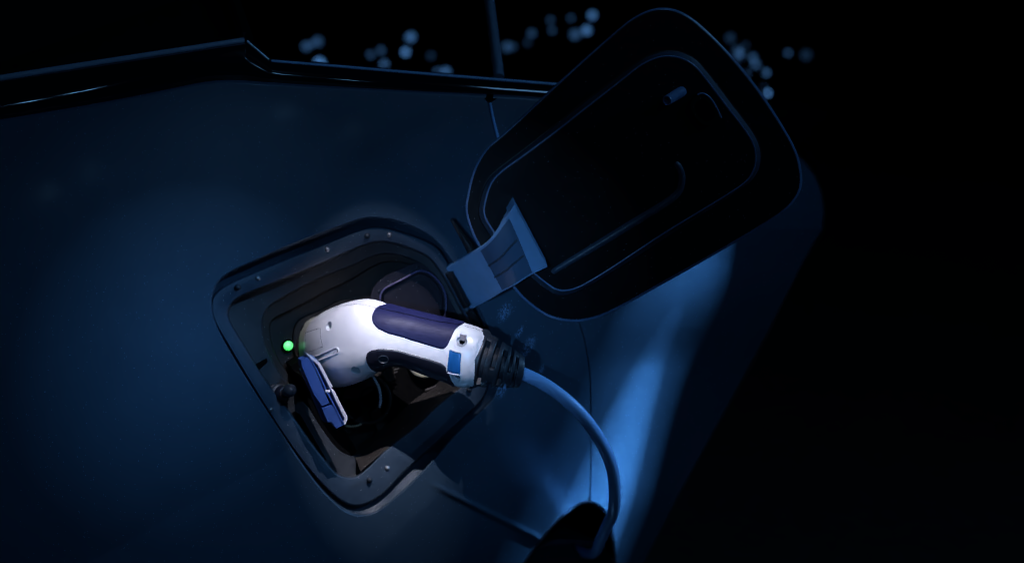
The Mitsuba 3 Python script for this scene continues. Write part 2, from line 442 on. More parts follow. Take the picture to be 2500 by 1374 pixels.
# wheel inside the arch
wc = P(1360, 1640, -0.16); ax = NRM
th = np.linspace(0, 2 * np.pi, 120, endpoint=False)
R = np.linalg.norm(P(1360, 1345, -0.16) - wc)
prof = [(-0.08, R * 0.72), (-0.085, R * 0.9), (-0.075, R * 0.97), (-0.05, R), (0.05, R), (0.075, R * 0.97), (0.085, R * 0.9), (0.08, R * 0.72), (0.02, R * 0.66)]
add('electric_car__wheel__tyre', lathe(wc - ax * 0.0, wc + ax, [(a - 0.08, r) for a, r in prof], 90), 'tyre', 40)
blocks = []
for k in range(72):
    for j in range(4):
        a = 2 * np.pi * (k + 0.5 * (j % 2)) / 72
        c = wc + ax * (-0.08 - 0.045 + 0.03 * j) + R * (math.cos(a) * EU + math.sin(a) * EV)
        rad = math.cos(a) * EU + math.sin(a) * EV; tan = np.cross(ax, rad)
        b = trimesh.creation.box((0.024, 0.016, 0.008))
        M = np.eye(4); M[:3, :3] = np.stack([ax, tan, rad], 1); M[:3, 3] = c
        b.apply_transform(M); blocks.append(b)
scene['electric_car__wheel__tread'] = mikit.ply(cat(*blocks), 'tyre', smooth=False)
labels['electric_car__wheel__tread'] = {'kind': 'stuff'}
add('electric_car__wheel__rim', lathe(wc, wc + ax, [(-0.02, R * 0.66), (-0.015, R * 0.6), (-0.03, R * 0.3), (-0.02, R * 0.05)], 60), 'steel', 40)
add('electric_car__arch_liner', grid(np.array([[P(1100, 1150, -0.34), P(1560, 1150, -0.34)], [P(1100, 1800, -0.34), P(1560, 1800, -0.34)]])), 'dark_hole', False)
labels['electric_car'] = {'label': 'dark blue car flank with its charging port open at dusk', 'category': 'car'}

# belt: black trim between the body and the glass
TOPL = CubicSpline([-400, 0, 300, 600], [262, 192, 145, 99])
def top_line(x):
    x = np.asarray(x, float)
    return np.where(x < 600, TOPL(np.minimum(x, 600)), np.where(x < 660, 99 + (x - 600) * 51 / 60, np.interp(x, [660, 800, 1000, 1200, 1400, 1800, 2200], [150, 161, 178, 194, 210, 246, 290])))
tx = np.concatenate([np.linspace(-330, 598, 60), np.linspace(600, 660, 12), np.linspace(664, 1870, 60)])
rows = []
for f, w in ((-0.12, -0.034), (0.0, -0.020), (0.08, -0.013), (0.35, -0.010), (0.70, -0.010), (0.80, -0.013), (0.86, -0.012), (1.0, -0.016), (1.1, -0.035)):
    yb = BELT(tx) + 8; yt = top_line(tx)
    y = yt + (yb - yt) * f
    rows.append(P(tx, y, body_w(tx, np.maximum(y, 200)) + w))
add('electric_car__window_trim', grid(np.array(rows)), 'gloss_black', 35)


def strip(xs, ys, r, dw, bs_, key, sides=10):
    return add(key, tube(P(xs, ys, body_w(xs, np.maximum(ys, 150)) + dw), r, sides), bs_, True)


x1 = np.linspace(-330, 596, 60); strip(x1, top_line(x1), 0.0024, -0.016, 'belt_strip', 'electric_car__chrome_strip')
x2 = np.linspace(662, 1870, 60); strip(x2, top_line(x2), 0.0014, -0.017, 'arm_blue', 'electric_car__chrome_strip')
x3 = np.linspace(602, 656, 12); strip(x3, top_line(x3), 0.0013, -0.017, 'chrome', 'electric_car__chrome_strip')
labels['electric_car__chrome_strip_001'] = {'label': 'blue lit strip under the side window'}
# glass
gl = grid(np.array([P(np.array([-340., 598.]), np.array([270., 104.]), -0.045), P(np.array([-400., 545.]), np.array([-120., -40.]), -0.16)]))
add('electric_car__rear_glass', gl, 'gloss_black', False)
gx = np.linspace(664, 1870, 30)
add('electric_car__side_glass', grid(np.array([P(gx, top_line(gx) + 4, body_w(gx, np.full_like(gx, 200)) - 0.03), P(gx - 20, gx * 0 - 90, body_w(gx, np.full_like(gx, 200)) - 0.09)])), 'pane', False)
add('electric_car__window_post', tube(P(np.linspace(600, 548, 8), np.linspace(96, -60, 8), np.linspace(-0.04, -0.15, 8)), 0.006, 10), 'gloss_black', True)
add('electric_car__window_post', tube(P(np.linspace(590, 538, 8), np.linspace(96, -60, 8), np.linspace(-0.04, -0.15, 8)), 0.0012, 8), 'trim_black', True)
bp = P(np.linspace(1218, 1186, 10), np.linspace(192, -60, 10), np.linspace(-0.06, -0.18, 10))
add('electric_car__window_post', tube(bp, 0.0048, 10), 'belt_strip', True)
labels['electric_car__window_post_002'] = {'label': 'blue lit upright behind the side window'}

# ------------------------------------------------------------------ charging port in the flank
WFL = -0.013
gut = ring_loft([on('L0', -0.015, 3), on('L3', -0.022, -3), on('L3', WFL - 0.001), on('L3', WFL, 2)])
fl_rows = [on('L3', WFL, 2)]
for f in (0.2, 0.4, 0.6, 0.8):
    a, b = on('L3', WFL, 2), on('L4', WFL - 0.0015, -3)
    fl_rows.append(a + (b - a) * f + NRM * 0.0006 * math.sin(math.pi * f))
for k in range(5):
    a = math.pi / 2 * k / 4
    fl_rows.append(on('L4', WFL - 0.0015 - 0.003 * (1 - math.cos(a)), -3 + 4 * math.sin(a)))
add('electric_car__charging_port__flange', cat(gut, ring_loft(fl_rows)), 'flange', 35)
w_l = -0.034
ledge_rows = [on('L4', WFL - 0.004, 1), on('L4', -0.024, 2), on('L4', w_l + 0.002, 3), on('L4', w_l, 5)]
for f in (0.25, 0.5, 0.75):
    ledge_rows.append(on('L4', w_l, 5) * (1 - f) + on('S1', w_l - 0.001) * f)
ledge_rows += [on('S1', w_l - 0.001), on('S1', w_l - 0.003, 2.5), on('S1', -0.046, 4)]
add('electric_car__charging_port__ledge', ring_loft(ledge_rows), 'ledge', 35)
step_rows = [on('S1', -0.046, 3), on('S2', -0.047), on('S2', -0.049, 2.5), on('S2', -0.058, 4)]
add('electric_car__charging_port__step', ring_loft(step_rows), 'floor_plastic', 35)
fr = on('S2', -0.058, 3)
add('electric_car__charging_port__back_wall', cap_ring(on('S2', -0.058, -10)), 'floor_plastic', False)

# ramp below the opening (between flange and back wall, lower right)
ra = spline([(1150, 915), (1125, 944), (1091, 972), (1053, 1004), (1028, 1033), (982, 1067), (931, 1106), (880, 1150)], 40)
rb = spline([(1112, 905), (1075, 930), (1035, 960), (985, 1000), (950, 1035), (925, 1055), (900, 1078), (862, 1100)], 40)
add('electric_car__charging_port__ramp', grid(np.array([P(ra[:, 0], ra[:, 1], -0.016), P(ra[:, 0] * 0.85 + rb[:, 0] * 0.15, ra[:, 1] * 0.85 + rb[:, 1] * 0.15, -0.018), P(rb[:, 0], rb[:, 1], -0.045), P(rb[:, 0] - 4, rb[:, 1] - 4, -0.052)])), 'floor_plastic', 35)

# round-cornered pieces on the back wall
def boss(key, pts, w, depth, bsdf, bevel=0.001, n=90, parent='electric_car__charging_port', sharp=False):
    q = np.array(pts, float) if sharp else loop(pts, n)
    return add(f'{parent}__{key}', prism(P(q[:, 0], q[:, 1], w), depth, bevel=bevel), bsdf, 30)


cap_outer = [(904, 735), (904, 720), (910, 704), (923, 687), (945, 671), (985, 652), (1010, 642), (1031, 639), (1050, 643), (1068, 655), (1085, 675), (1105, 712), (1128, 765), (1145, 810), (1130, 850), (1060, 860), (960, 840), (910, 780)]
cap_inner = [(931, 745), (932, 718), (943, 704), (972, 689), (1005, 671), (1024, 663), (1040, 665), (1057, 675), (1073, 693), (1084, 714), (1087, 738), (1083, 771), (1060, 800), (1000, 810), (950, 790)]
co, ci = loop(cap_outer, 160, (1010, 745)), loop(cap_inner, 160, (1010, 745))
def rr(q, w, s=0.0):
    c = np.array((1010, 745.)); d = c - q; q = q + d / np.linalg.norm(d, axis=1, keepdims=True) * s
    return P(q[:, 0], q[:, 1], w)
wc0 = -0.036
add('electric_car__charging_port__socket_cover', cat(ring_loft([rr(co, -0.056), rr(co, wc0 - 0.001), rr(co, wc0, 2), rr(co, wc0, 5), rr(ci, wc0, -6), rr(ci, wc0 + 0.0014, -3), rr(ci, wc0 + 0.0014, -1), rr(ci, wc0 - 0.006, 1), rr(ci, wc0 - 0.006, 5), rr(ci, wc0 - 0.003, 8)]), cap_ring(rr(ci, wc0 - 0.003, 7))), 'cap_rubber', 30)
add('electric_car__charging_port__socket_cover__cover_glint', tube(np.vstack([rr(ci, wc0 + 0.0012, -2), rr(ci, wc0 + 0.0012, -2)[:1]]), 0.0008, 8), 'cover_glint', True)  # paler tube drawn as the lit line round the cover
for (x, y) in [(953, 690), (925, 711), (1020, 653), (1101, 775), (1003, 662)]:
    add('electric_car__charging_port__socket_cover__pin', lathe(P(x, y, wc0 - 0.001), P(x, y, wc0 + 0.01), [(0, 0.0016), (0.0016, 0.0014), (0.0022, 0.0008), (0.0024, 0.0)], 14), 'boot_rubber', 40)

boss('latch_plate', [(718, 850), (720, 803), (735, 780), (788, 757), (830, 735), (900, 740), (960, 800), (900, 960), (800, 960), (745, 920)], -0.053, 0.006, 'floor_plastic')
boss('inlet_collar', [(737, 865), (736, 810), (748, 790), (790, 764), (840, 745), (900, 760), (940, 820), (890, 930), (800, 940)], -0.049, 0.012, 'dark_hole')
boss('slot', [(710, 893), (736, 877), (770, 930), (850, 1062), (872, 1100), (850, 1120), (820, 1108), (775, 1030)], -0.0350, 0.018, 'dark_hole', sharp=True, bevel=0)
boss('pocket', [(698, 1020), (721, 1005), (733, 1012), (797, 1122), (780, 1135)], -0.0315, 0.004, 'dark_hole', sharp=True, bevel=0)
boss('notch', [(619, 893), (652, 876), (653, 884), (628, 907)], -0.0315, 0.004, 'dark_hole', sharp=True, bevel=0)
# direct-current socket below the plug: round cups
cup = lathe(P(895, 975, -0.056), P(895, 975, 0.0), [(0, 0.021), (0.012, 0.021), (0.0135, 0.0205), (0.014, 0.0195), (0.013, 0.0185), (0.002, 0.018)], 48)
add('electric_car__charging_port__lower_socket', cup, 'floor_plastic', 30)
for (x, y, r) in [(905, 968, 0.0085), (858, 1000, 0.0085)]:
    k = add('electric_car__charging_port__lower_socket__contact_cup', lathe(P(x, y, -0.055), P(x, y, 0.0), [(0, r), (0.011, r), (0.0118, r * 0.97), (0.0118, r * 0.88), (0.001, r * 0.85), (0.001, 0)], 36), 'dark_hole', 30)
add('electric_car__charging_port__socket_rim_glint', tube(P(*spline([(906, 913), (918, 930), (928, 958), (929, 980), (926, 994)], 30).T, -0.040), 0.0011, 10), 'flap_edge', True)  # pale arc drawn where the edge of the socket ring is lit
add('electric_car__charging_port__socket_rim_glint', tube(P(*spline([(842, 1038), (858, 1041), (874, 1038), (882, 1034)], 20).T, -0.040), 0.0012, 10), 'gold', True)  # second lit stretch of the ring edge, painted as a thin arc
# tether plug
pa, pb = P(938, 885, -0.03), P(966, 950, -0.044)
add('electric_car__charging_port__tether_plug', lathe(pa, pb, [(0, 0.0), (0, 0.0062), (0.005, 0.0062), (0.0055, 0.0056), (0.012, 0.0052), (0.0124, 0.0046), (0.019, 0.0038), (0.019, 0.0)], 28), 'floor_plastic', 30)
for (x, y) in [(965, 891), (968, 900), (963, 909)]:
    add('electric_car__charging_port__tether_plug__prong', tube(np.array([P(x - 12, y + 6, -0.036), P(x + 7, y - 2, -0.034)]), 0.0008, 8), 'floor_plastic', True)
add('electric_car__charging_port__brass_cap', lathe(P(1036, 880, -0.044), P(1036, 880, 0), [(0, 0.0145), (0.004, 0.0145), (0.0052, 0.0138), (0.0056, 0.0125), (0.005, 0.0), ], 48), 'gold', 30)
boss('plug_shade', [(925, 925), (960, 900), (1060, 885), (1105, 925), (1060, 965), (1000, 1000), (965, 1035), (935, 1010), (930, 960)], -0.047, 0.01, 'dark_hole')  # black piece put where the plug casts its shadow
boss('bracket', [(905, 1010), (925, 985), (950, 990), (965, 1025), (1000, 1020), (1070, 980), (1085, 985), (960, 1060), (930, 1068)], -0.05, 0.008, 'floor_plastic', sharp=True, bevel=0.0008)
add('electric_car__charging_port__bracket__rail', tube(P(np.array([1038., 1095.]), np.array([953., 930.]), -0.044), 0.0012, 8), 'floor_plastic', True)

# rivets and pegs on the flange
for (x, y) in [(629, 679), (799, 609), (951, 573), (661, 999), (945, 1142)]:
    add('electric_car__charging_port__flange__rivet', lathe(P(x, y, WFL - 0.001), P(x, y, WFL + 0.01), [(0, 0.0022), (0.0014, 0.0021), (0.0024, 0.0014), (0.0028, 0.0)], 18), 'steel', 60)
for (x, y) in [(582, 701), (897, 576), (903, 1171), (1146, 951)]:
    add('electric_car__charging_port__flange__peg', lathe(P(x, y, WFL - 0.001), P(x - 3, y - 2, WFL + 0.008), [(0, 0.0022), (0.0045, 0.0020), (0.0055, 0.0013), (0.0057, 0.0)], 18), 'boot_rubber', 50)

# rubber bumper with its pushed-out stem
b0, b1 = P(672, 966, w_l), P(712, 951, 0.004)
add('electric_car__charging_port__bumper', lathe(b0, b1, [(-0.004, 0.0095), (0.004, 0.0095), (0.0055, 0.0088), (0.006, 0.0076), (0.0075, 0.0076), (0.008, 0.0086), (0.010, 0.0086), (0.0107, 0.0072), (0.0125, 0.0072), (0.013, 0.0078), (0.0145, 0.0075), (0.0155, 0.005), (0.016, 0.0)], 32), 'boot_rubber', 30)
add('electric_car__charging_port__bumper__collar', lathe(b0, b1, [(0.015, 0.004), (0.018, 0.0062), (0.022, 0.0058), (0.024, 0.004), (0.024, 0.0)], 28), 'cap_rubber', 40)
add('electric_car__charging_port__bumper__stem', lathe(b0, b1, [(0.02, 0.0030), (0.032, 0.0030), (0.033, 0.0046), (0.036, 0.0050), (0.039, 0.0044), (0.041, 0.002), (0.0413, 0.0)], 28), 'boot_rubber', 50)

# status light
q = P(703, 843, -0.056)
add('electric_car__charging_port__status_lamp__bezel', lathe(q, q + NRM, [(0, 0.0052), (0.0015, 0.0050), (0.002, 0.0042), (0.0012, 0.0040)], 32), 'dark_hole', 40)
k = add('electric_car__charging_port__status_lamp', lathe(q, q + NRM, [(0.0, 0.0041), (0.0012, 0.0040), (0.002, 0.0030), (0.0024, 0.0015), (0.0025, 0.0)], 28), 'shell_white', True)
scene[k]['emitter'] = {'type': 'area', 'radiance': {'type': 'rgb', 'value': [0.05, 0.80, 0.09]}, 'sampling_weight': 1.0}
labels[k] = {'label': 'glowing green status lamp'}
qc = q + NRM * 0.0026 + EV * 0.0006 - EU * 0.0008
k = add('electric_car__charging_port__status_lamp__core', lathe(qc, qc + NRM, [(-0.0006, 0.0022), (0.0002, 0.0018), (0.0004, 0.0)], 24), 'shell_white', True)
scene[k]['emitter'] = {'type': 'area', 'radiance': {'type': 'rgb', 'value': [0.22, 0.95, 0.28]}, 'sampling_weight': 0.3}

# ------------------------------------------------------------------ lid, hinged at the right of the port

def PL(x, y, h=0.0):
    d = rays(x, y)
    t = ((LA - CAM) @ LN + np.asarray(h, float)) / (d @ LN)
    return CAM + d * t[..., None]


lid_out = [(1136, 502), (1138, 490), (1149, 437), (1168, 391), (1191, 358), (1214, 338), (1305, 255), (1412, 156), (1500, 79), (1537, 49), (1575, 28), (1613, 19), (1651, 24), (1684, 40), (1716, 65), (1784, 133), (1852, 217), (1898, 285), (1936, 350),
           (1951, 388), (1958, 426), (1957, 456), (1945, 483), (1925, 507), (1895, 530), (1822, 576), (1708, 643), (1594, 707), (1490, 763), (1450, 778), (1412, 785), (1374, 783), (1336, 772), (1305, 753), (1272, 725), (1230, 675), (1190, 630), (1161, 589), (1145, 550), (1137, 521)]
lid_in = [(1173, 510), (1176, 494), (1182, 470), (1195, 441), (1214, 420), (1252, 391), (1336, 327), (1423, 258), (1518, 186), (1567, 150), (1602, 134), (1632, 129), (1662, 133), (1693, 148), (1723, 179), (1784, 258), (1830, 319), (1849, 353), (1854, 384), (1850, 411),
          (1838, 434), (1814, 456), (1708, 525), (1624, 578), (1499, 658), (1423, 702), (1390, 715), (1362, 716), (1338, 705), (1300, 675), (1250, 630), (1212, 590), (1188, 555), (1175, 530)]
bos = [(1292, 500), (1400, 470), (1520, 425), (1610, 392), (1645, 396), (1664, 420), (1660, 455), (1640, 484), (1560, 536), (1470, 590), (1400, 632), (1370, 642), (1350, 620), (1320, 560)]
LCN = (1520, 430)
lo, li, lb = loop(lid_out, 360, LCN), loop(lid_in, 360, LCN), loop(bos, 200, (1500, 520))


def lr(q, h, s=0.0, c=LCN):
    d = np.array(c) - q; q = q + d / np.linalg.norm(d, axis=1, keepdims=True) * s
    return PL(q[:, 0], q[:, 1], h)


TH = 0.006
rim = ring_loft([lr(lo, -TH, 6), lr(lo, -TH, 1), lr(lo, -TH * 0.7, 0), lr(lo, -0.0022, 0), lr(lo, -0.0013, 0.5), lr(lo, -0.0006, 1.8), lr(lo, -0.0001, 4), lr(lo, 0, 6)])
back = cap_ring(lr(lo, -TH - 0.003, 6))
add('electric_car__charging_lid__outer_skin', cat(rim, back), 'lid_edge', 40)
inner = [lr(lo, 0.0, 5.9), lr(lo, 0.0008, 8), lr(li, 0.0004, -8), lr(li, 0.0008, -2), lr(li, 0.0045, 6), lr(li, 0.0062, 10), lr(li, 0.0065, 14), lr(li, 0.0067, 60)]
add('electric_car__charging_lid__liner', cat(ring_loft(inner), cap_ring(lr(li, 0.0067, 59))), 'lid_black', 50)
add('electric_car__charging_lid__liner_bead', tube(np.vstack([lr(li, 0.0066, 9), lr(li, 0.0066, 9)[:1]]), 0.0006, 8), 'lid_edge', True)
bc = (1500, 520)
add('electric_car__charging_lid__step_highlight', tube(PL(*spline([(1650, 398), (1662, 418), (1664, 445), (1656, 468), (1636, 487), (1560, 535), (1470, 590), (1400, 632), (1350, 662)], 80).T, np.r_[0.0052, np.full(78, 0.0062), 0.0052]), np.sin(np.linspace(0.5, np.pi - 0.5, 80)) ** 0.5 * 0.0034, 14), 'flange', True)  # paler ridge drawn along the highlight of the liner step
add('electric_car__charging_lid__lit_slope', ring_loft([lr(li, 0.0008, -3), lr(li, 0.0016, -1), lr(li, 0.0050, 5), lr(li, 0.0068, 9.5), lr(li, 0.0068, 12)]), 'flange', 50)  # paler ring over the liner slope, painted for the light it catches
# latch pin: a hollow peg
a, b = PL(1664, 224, 0.006), PL(1628, 246, 0.024)
L = np.linalg.norm(b - a)
add('electric_car__charging_lid__latch_peg', lathe(a, b, [(0, 0.0040), (L * 0.95, 0.0037), (L, 0.0034), (L, 0.0026), (L * 0.8, 0.0024), (L * 0.8, 0)], 28), 'lid_edge', 30)
lt = np.array([(1686, 262), (1700, 235), (1716, 229), (1730, 238), (1752, 270), (1760, 288), (1750, 300), (1722, 308)], float)
q = loop(lt, 60)
add('electric_car__charging_lid__latch_catch', prism(PL(q[:, 0], q[:, 1], 0.0125), 0.006, LN, 0.0012), 'lid_black', 40)
add('electric_car__charging_lid__latch_catch__lip', tube(PL(*spline([(1703, 232), (1718, 229), (1734, 240), (1752, 268), (1761, 288)], 24).T, 0.0125), 0.0007, 8), 'lid_edge', True)
q2 = (q - q.mean(0)) * 0.7 + q.mean(0)
add('electric_car__charging_lid__latch_catch__recess', prism(PL(q2[:, 0], q2[:, 1], 0.0128), 0.002, LN), 'dark_hole', 40)

# gooseneck arm from the hinge to the lid
st = [P(1086, 654, -0.014), P(1150, 757, -0.014), P(1110, 641, 0.002), P(1172, 744, 0.002), P(1138, 624, 0.024), P(1198, 730, 0.024), P(1165, 608, 0.044), P(1224, 714, 0.044),
      PL(1193, 586, 0.016), PL(1252, 700, 0.016), PL(1220, 550, 0.022), PL(1278, 684, 0.022), PL(1246, 515, 0.022), PL(1308, 667, 0.022)]
st = [(st[k], st[k + 1]) for k in range(0, 14, 2)]
Tt = CubicSpline(range(len(st)), [q[0] for q in st])(np.linspace(0, len(st) - 1, 60))
Bt = CubicSpline(range(len(st)), [q[1] for q in st])(np.linspace(0, len(st) - 1, 60))
tt = np.gradient((Tt + Bt) / 2, axis=0); hn = np.cross(tt, Tt - Bt); hn /= np.linalg.norm(hn, axis=1, keepdims=True)
hn *= np.sign((hn * (CAM - Tt)).sum(1))[:, None]
dd = (Bt - Tt) / np.linalg.norm(Bt - Tt, axis=1, keepdims=True)
sec = [(0, -0.006), (0, -0.001), (0.0005, -0.0002), (0.0018, 0)]
V = [Tt + dd * a + hn * h for a, h in sec]
V += [Tt + (Bt - Tt) * f for f in np.linspace(0.08, 0.92, 12)] + [Bt - dd * a + hn * h for a, h in sec[::-1]] + [Bt - hn * 0.006 - dd * 0.001, Tt - hn * 0.006 + dd * 0.001]
V = np.array(V).transpose(1, 0, 2)
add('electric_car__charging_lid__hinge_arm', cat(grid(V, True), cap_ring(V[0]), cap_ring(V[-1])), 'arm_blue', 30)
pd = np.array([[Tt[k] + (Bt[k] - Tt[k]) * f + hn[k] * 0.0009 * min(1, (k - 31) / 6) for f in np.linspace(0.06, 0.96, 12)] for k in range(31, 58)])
add('electric_car__charging_lid__hinge_arm__shade_pad', grid(pd), 'shade_pad', 30)  # dark sheet laid where the arm only turns into shade
for f in (0.40, 0.66):
    a = Tt + (Bt - Tt) * f + hn * 0.0012
    add('electric_car__charging_lid__hinge_arm__rib', tube(a[32:57], 0.0008, 8), 'flange', True)
bar = [(1240, 526), (1256, 499), (1337, 652), (1304, 668)]
bw = np.array([PL(x, y, 0.026) for x, y in bar])
add('electric_car__charging_lid__hinge_arm__end_bar', prism(bw, 0.018, LN, 0.0008), 'arm_blue', 25)
for (a, b) in [((1097, 664), (1140, 747)), ((1146, 757), (1172, 803))]:
    add('electric_car__charging_lid__hinge_barrel', tube(np.array([P(*a, -0.010), P(*b, -0.010)]), 0.0036, 20), 'trim_black', 40)
add('electric_car__charging_lid__rim_glint', tube(P(*spline([(1182, 755), (1200, 790), (1212, 815), (1220, 838)], 16).T, -0.004), 0.0011, 8), 'chrome', True)  # bright wire drawn for the highlight on the flange rim
add('electric_car__charging_lid__lid_buffer', tube(P(*spline([(1103, 535), (1120, 562), (1140, 592), (1152, 612)], 16).T, 0.008), np.linspace(0.0012, 0.004, 16), 10), 'trim_black', True)

# ------------------------------------------------------------------ charging plug
GS = [  # top, bottom (drawn), distance from the flank, half width
    ((786, 773), (800, 933), -0.044, 0.0205), ((806, 756), (828, 942), -0.029, 0.0245), ((838, 741), (862, 938), -0.012, 0.0260), ((886, 731), (900, 921), 0.006, 0.0250), ((932, 741), (938, 898), 0.018, 0.0225),
    ((985, 754), (978, 890), 0.026, 0.0200), ((1050, 769), (1035, 911), 0.033, 0.0190), ((1110, 783), (1090, 930), 0.039, 0.0190), ((1140, 790), (1112, 941), 0.043, 0.0205), ((1164, 797), (1132, 945), 0.046, 0.0215), ((1186, 809), (1152, 944), 0.049, 0.0205)]
NS, NT = 260, 144
ss = np.arange(len(GS), dtype=float)
CT = CubicSpline(ss, [P(*g[0], g[2]) for g in GS]); CB = CubicSpline(ss, [P(*g[1], g[2]) for g in GS]); CW = CubicSpline(ss, [g[3] for g in GS])


def gun(s, th, off=0.0):
    """Point and normal on the plug's skin at station s, angle th (0 on top, pi/2 on the near side)."""
    s, th = np.broadcast_arrays(np.asarray(s, float), np.asarray(th, float))
    def pos(s, th):
        a, b = CT(s), CB(s)
        c, h = (a + b) / 2, (a - b) / 2
        t = (CT(s, 1) + CB(s, 1)) / 2
        n = np.cross(t, h); n /= np.linalg.norm(n, axis=-1, keepdims=True)
        n = n * np.sign(((CAM - c) * n).sum(-1))[..., None]
        e = 0.86
        cs, sn = np.cos(th), np.sin(th)
        cs, sn = np.sign(cs) * np.abs(cs) ** e, np.sign(sn) * np.abs(sn) ** e
        return c + h * cs[..., None] + n * (CW(s) * sn)[..., None]
    X = pos(s, th)
    if np.ndim(off) == 0 and off == 0: return X
    d = 1e-3
    du = pos(s + d, th) - pos(s - d, th); dv = pos(s, th + d) - pos(s, th - d)
    n = np.cross(du, dv); n /= np.linalg.norm(n, axis=-1, keepdims=True) + 1e-12
    a, b = CT(s), CB(s)
    n *= np.sign((n * (X - (a + b) / 2)).sum(-1))[..., None]
    return X + n * np.asarray(off)[..., None]


sg, tg = np.meshgrid(np.linspace(0, ss[-1], 420), np.linspace(0.02, np.pi - 0.02, 240), indexing='ij')
proj = project(gun(sg, tg))


def gun_at(x, y):
    d = ((proj - (x, y)) ** 2).sum(-1); k = np.unravel_index(d.argmin(), d.shape)
    return sg[k], tg[k]


smax = ss[-1]
S_, T_ = np.meshgrid(np.linspace(0.42, smax, NS), np.linspace(0, 2 * np.pi, NT, endpoint=False), indexing='ij')
shell = gun(S_, T_)
end = gun(np.full(NT, smax), T_[0]); ec = end.mean(0); et = (CT(smax, 1) + CB(smax, 1)) / 2; et /= np.linalg.norm(et)
tail = [ec + (end - ec) * f + et * z for f, z in ((0.985, 0.0012), (0.95, 0.0022), (0.90, 0.0028))]
body = cat(grid(np.vstack([shell, np.array(tail)]), True), cap_ring(tail[-1]), cap_ring(shell[0][::-1]))
body = trimesh.Trimesh(body.vertices, body.faces, process=True); body.fix_normals()
if body.volume < 0: body.invert()
body = solid(body)


def skin_axis(x, y, tilt=0.0):
    """Where a moulded pocket starts and the way it runs: across the plug, square to its parting plane."""
    s, a = gun_at(x, y)
    c = gun(np.array([s]), np.array([a]))[0]
    n = gun(np.array([s]), np.array([np.pi / 2]), np.array([0.01]))[0] - gun(np.array([s]), np.array([np.pi / 2]))[0]
    n2 = gun(np.array([s]), np.array([a]), np.array([0.01]))[0] - c
    n = n / np.linalg.norm(n) * (1 - tilt) + n2 / np.linalg.norm(n2) * tilt
    return c, n / np.linalg.norm(n)


HOLES = [(803, 795, 0.0034, 0.35), (868, 904, 0.0038, 0.6), (1113, 922, 0.0036, 0.6), (1127, 833, 0.0042, 0.7)]
for (x, y, r, tl) in HOLES:
    c, n = skin_axis(x, y, tl)
    dp = 0.0035 if r > 0.004 else 0.008
    e1 = np.cross([0.31, 0.2, 0.93], n); e1 /= np.linalg.norm(e1)
    M = np.eye(4); M[:3, :3] = np.stack([e1, np.cross(n, e1), n], 1); M[:3, 3] = c + n * (0.015 - dp)
    body = body - solid(trimesh.creation.cylinder(r, 0.03, sections=40, transform=M))
add('charging_plug__shell', tm(body), 'shell_white', 40)
nose = [gun(np.full(NT, 0.0), T_[0]) * 1.0]
nc = nose[0].mean(0)
nrows = np.array([nc + (nose[0] - nc) * f - NRM * z for f, z in ((0.97, 0.012), (0.99, 0.006))] + [gun(np.full(NT, q), T_[0]) for q in (0, 0.05, 0.1, 0.2, 0.3, 0.42)])
add('charging_plug__nose', grid(nrows, True), 'ivory', 50)


def patch(lo_pts, hi_pts, s_lo, s_hi, key, bsdf, off=0.0011, ns=150, nt=60, back_lo=None, back_hi=None, inset=0.0016):
    """A piece inlaid in the plug's skin: between two edges given as (station, angle) curves."""
    s = np.linspace(s_lo, s_hi, ns)
    s = s_lo + (s_hi - s_lo) * (0.5 - 0.5 * np.cos(np.linspace(0, np.pi, ns)))
    a = np.interp(s, lo_pts[:, 0], lo_pts[:, 1]); b = np.interp(s, hi_pts[:, 0], hi_pts[:, 1])
    tau = 0.5 - 0.5 * np.cos(np.linspace(0, np.pi, nt))
    S, _ = np.meshgrid(s, tau, indexing='ij')
    TH_ = a[:, None] + (b - a)[:, None] * tau[None]
    base = gun(S, TH_)
    # metric distance to the edges
    da = np.linalg.norm(base - base[:, :1], axis=-1); db = np.linalg.norm(base - base[:, -1:], axis=-1)
    dl = np.minimum(da, db)
    ds = np.minimum(np.linalg.norm(base - base[:1], axis=-1), np.linalg.norm(base - base[-1:], axis=-1))
    d = np.minimum(dl, ds + 1e-5)
    o = -0.0004 + (off + 0.0004) * np.sqrt(np.clip(1 - (1 - np.clip(d / inset, 0, 1)) ** 2, 0, 1))
    return add(key, grid(gun(S, TH_, o)), bsdf, True)


def trace(pts): return np.array([gun_at(*p) for p in pts])
def sorted_s(a): a = a[np.argsort(a[:, 0])]; return a


ug = trace([(907, 776), (911, 790), (924, 803), (950, 815), (1000, 829), (1050, 844), (1074, 851), (1083, 852), (1091, 845), (1098, 832), (1110, 806), (1120, 796), (1130, 791)])
ut = trace([(907, 776), (909, 765), (916, 755), (928, 748), (940, 745)])
us0, us1 = ug[0, 0], ug[-1, 0]
uhi = sorted_s(ug)
ulo = np.vstack([sorted_s(ut), [[ut[-1, 0] + 0.10, -0.2], [ut[-1, 0] + 0.25, -1.0], [us1 - 0.3, -1.0], [us1, -0.1]]])
patch(ulo, uhi, us0, us1, 'charging_plug__upper_grip', 'grip')
lg = trace([(893, 874), (896, 862), (906, 855), (925, 852), (945, 852), (1000, 863), (1050, 877), (1074, 885), (1086, 893), (1094, 908), (1100, 924), (1108, 936)])
lt_ = trace([(893, 874), (896, 885), (903, 895)])
llo = sorted_s(lg)
ls0, ls1 = lg[0, 0], llo[-1, 0]
lhi = np.vstack([sorted_s(lt_), [[lt_[-1, 0] + 0.08, np.pi + 0.2], [lt_[-1, 0] + 0.25, np.pi + 1.0], [ls1 - 0.3, np.pi + 1.0], [ls1, np.pi]]])
patch(llo, lhi, ls0, ls1, 'charging_plug__lower_grip', 'grip_shaded')
for k in ('charging_plug__upper_grip',): labels[k] = {'label': 'violet black grip rubber along the top of the handle'}
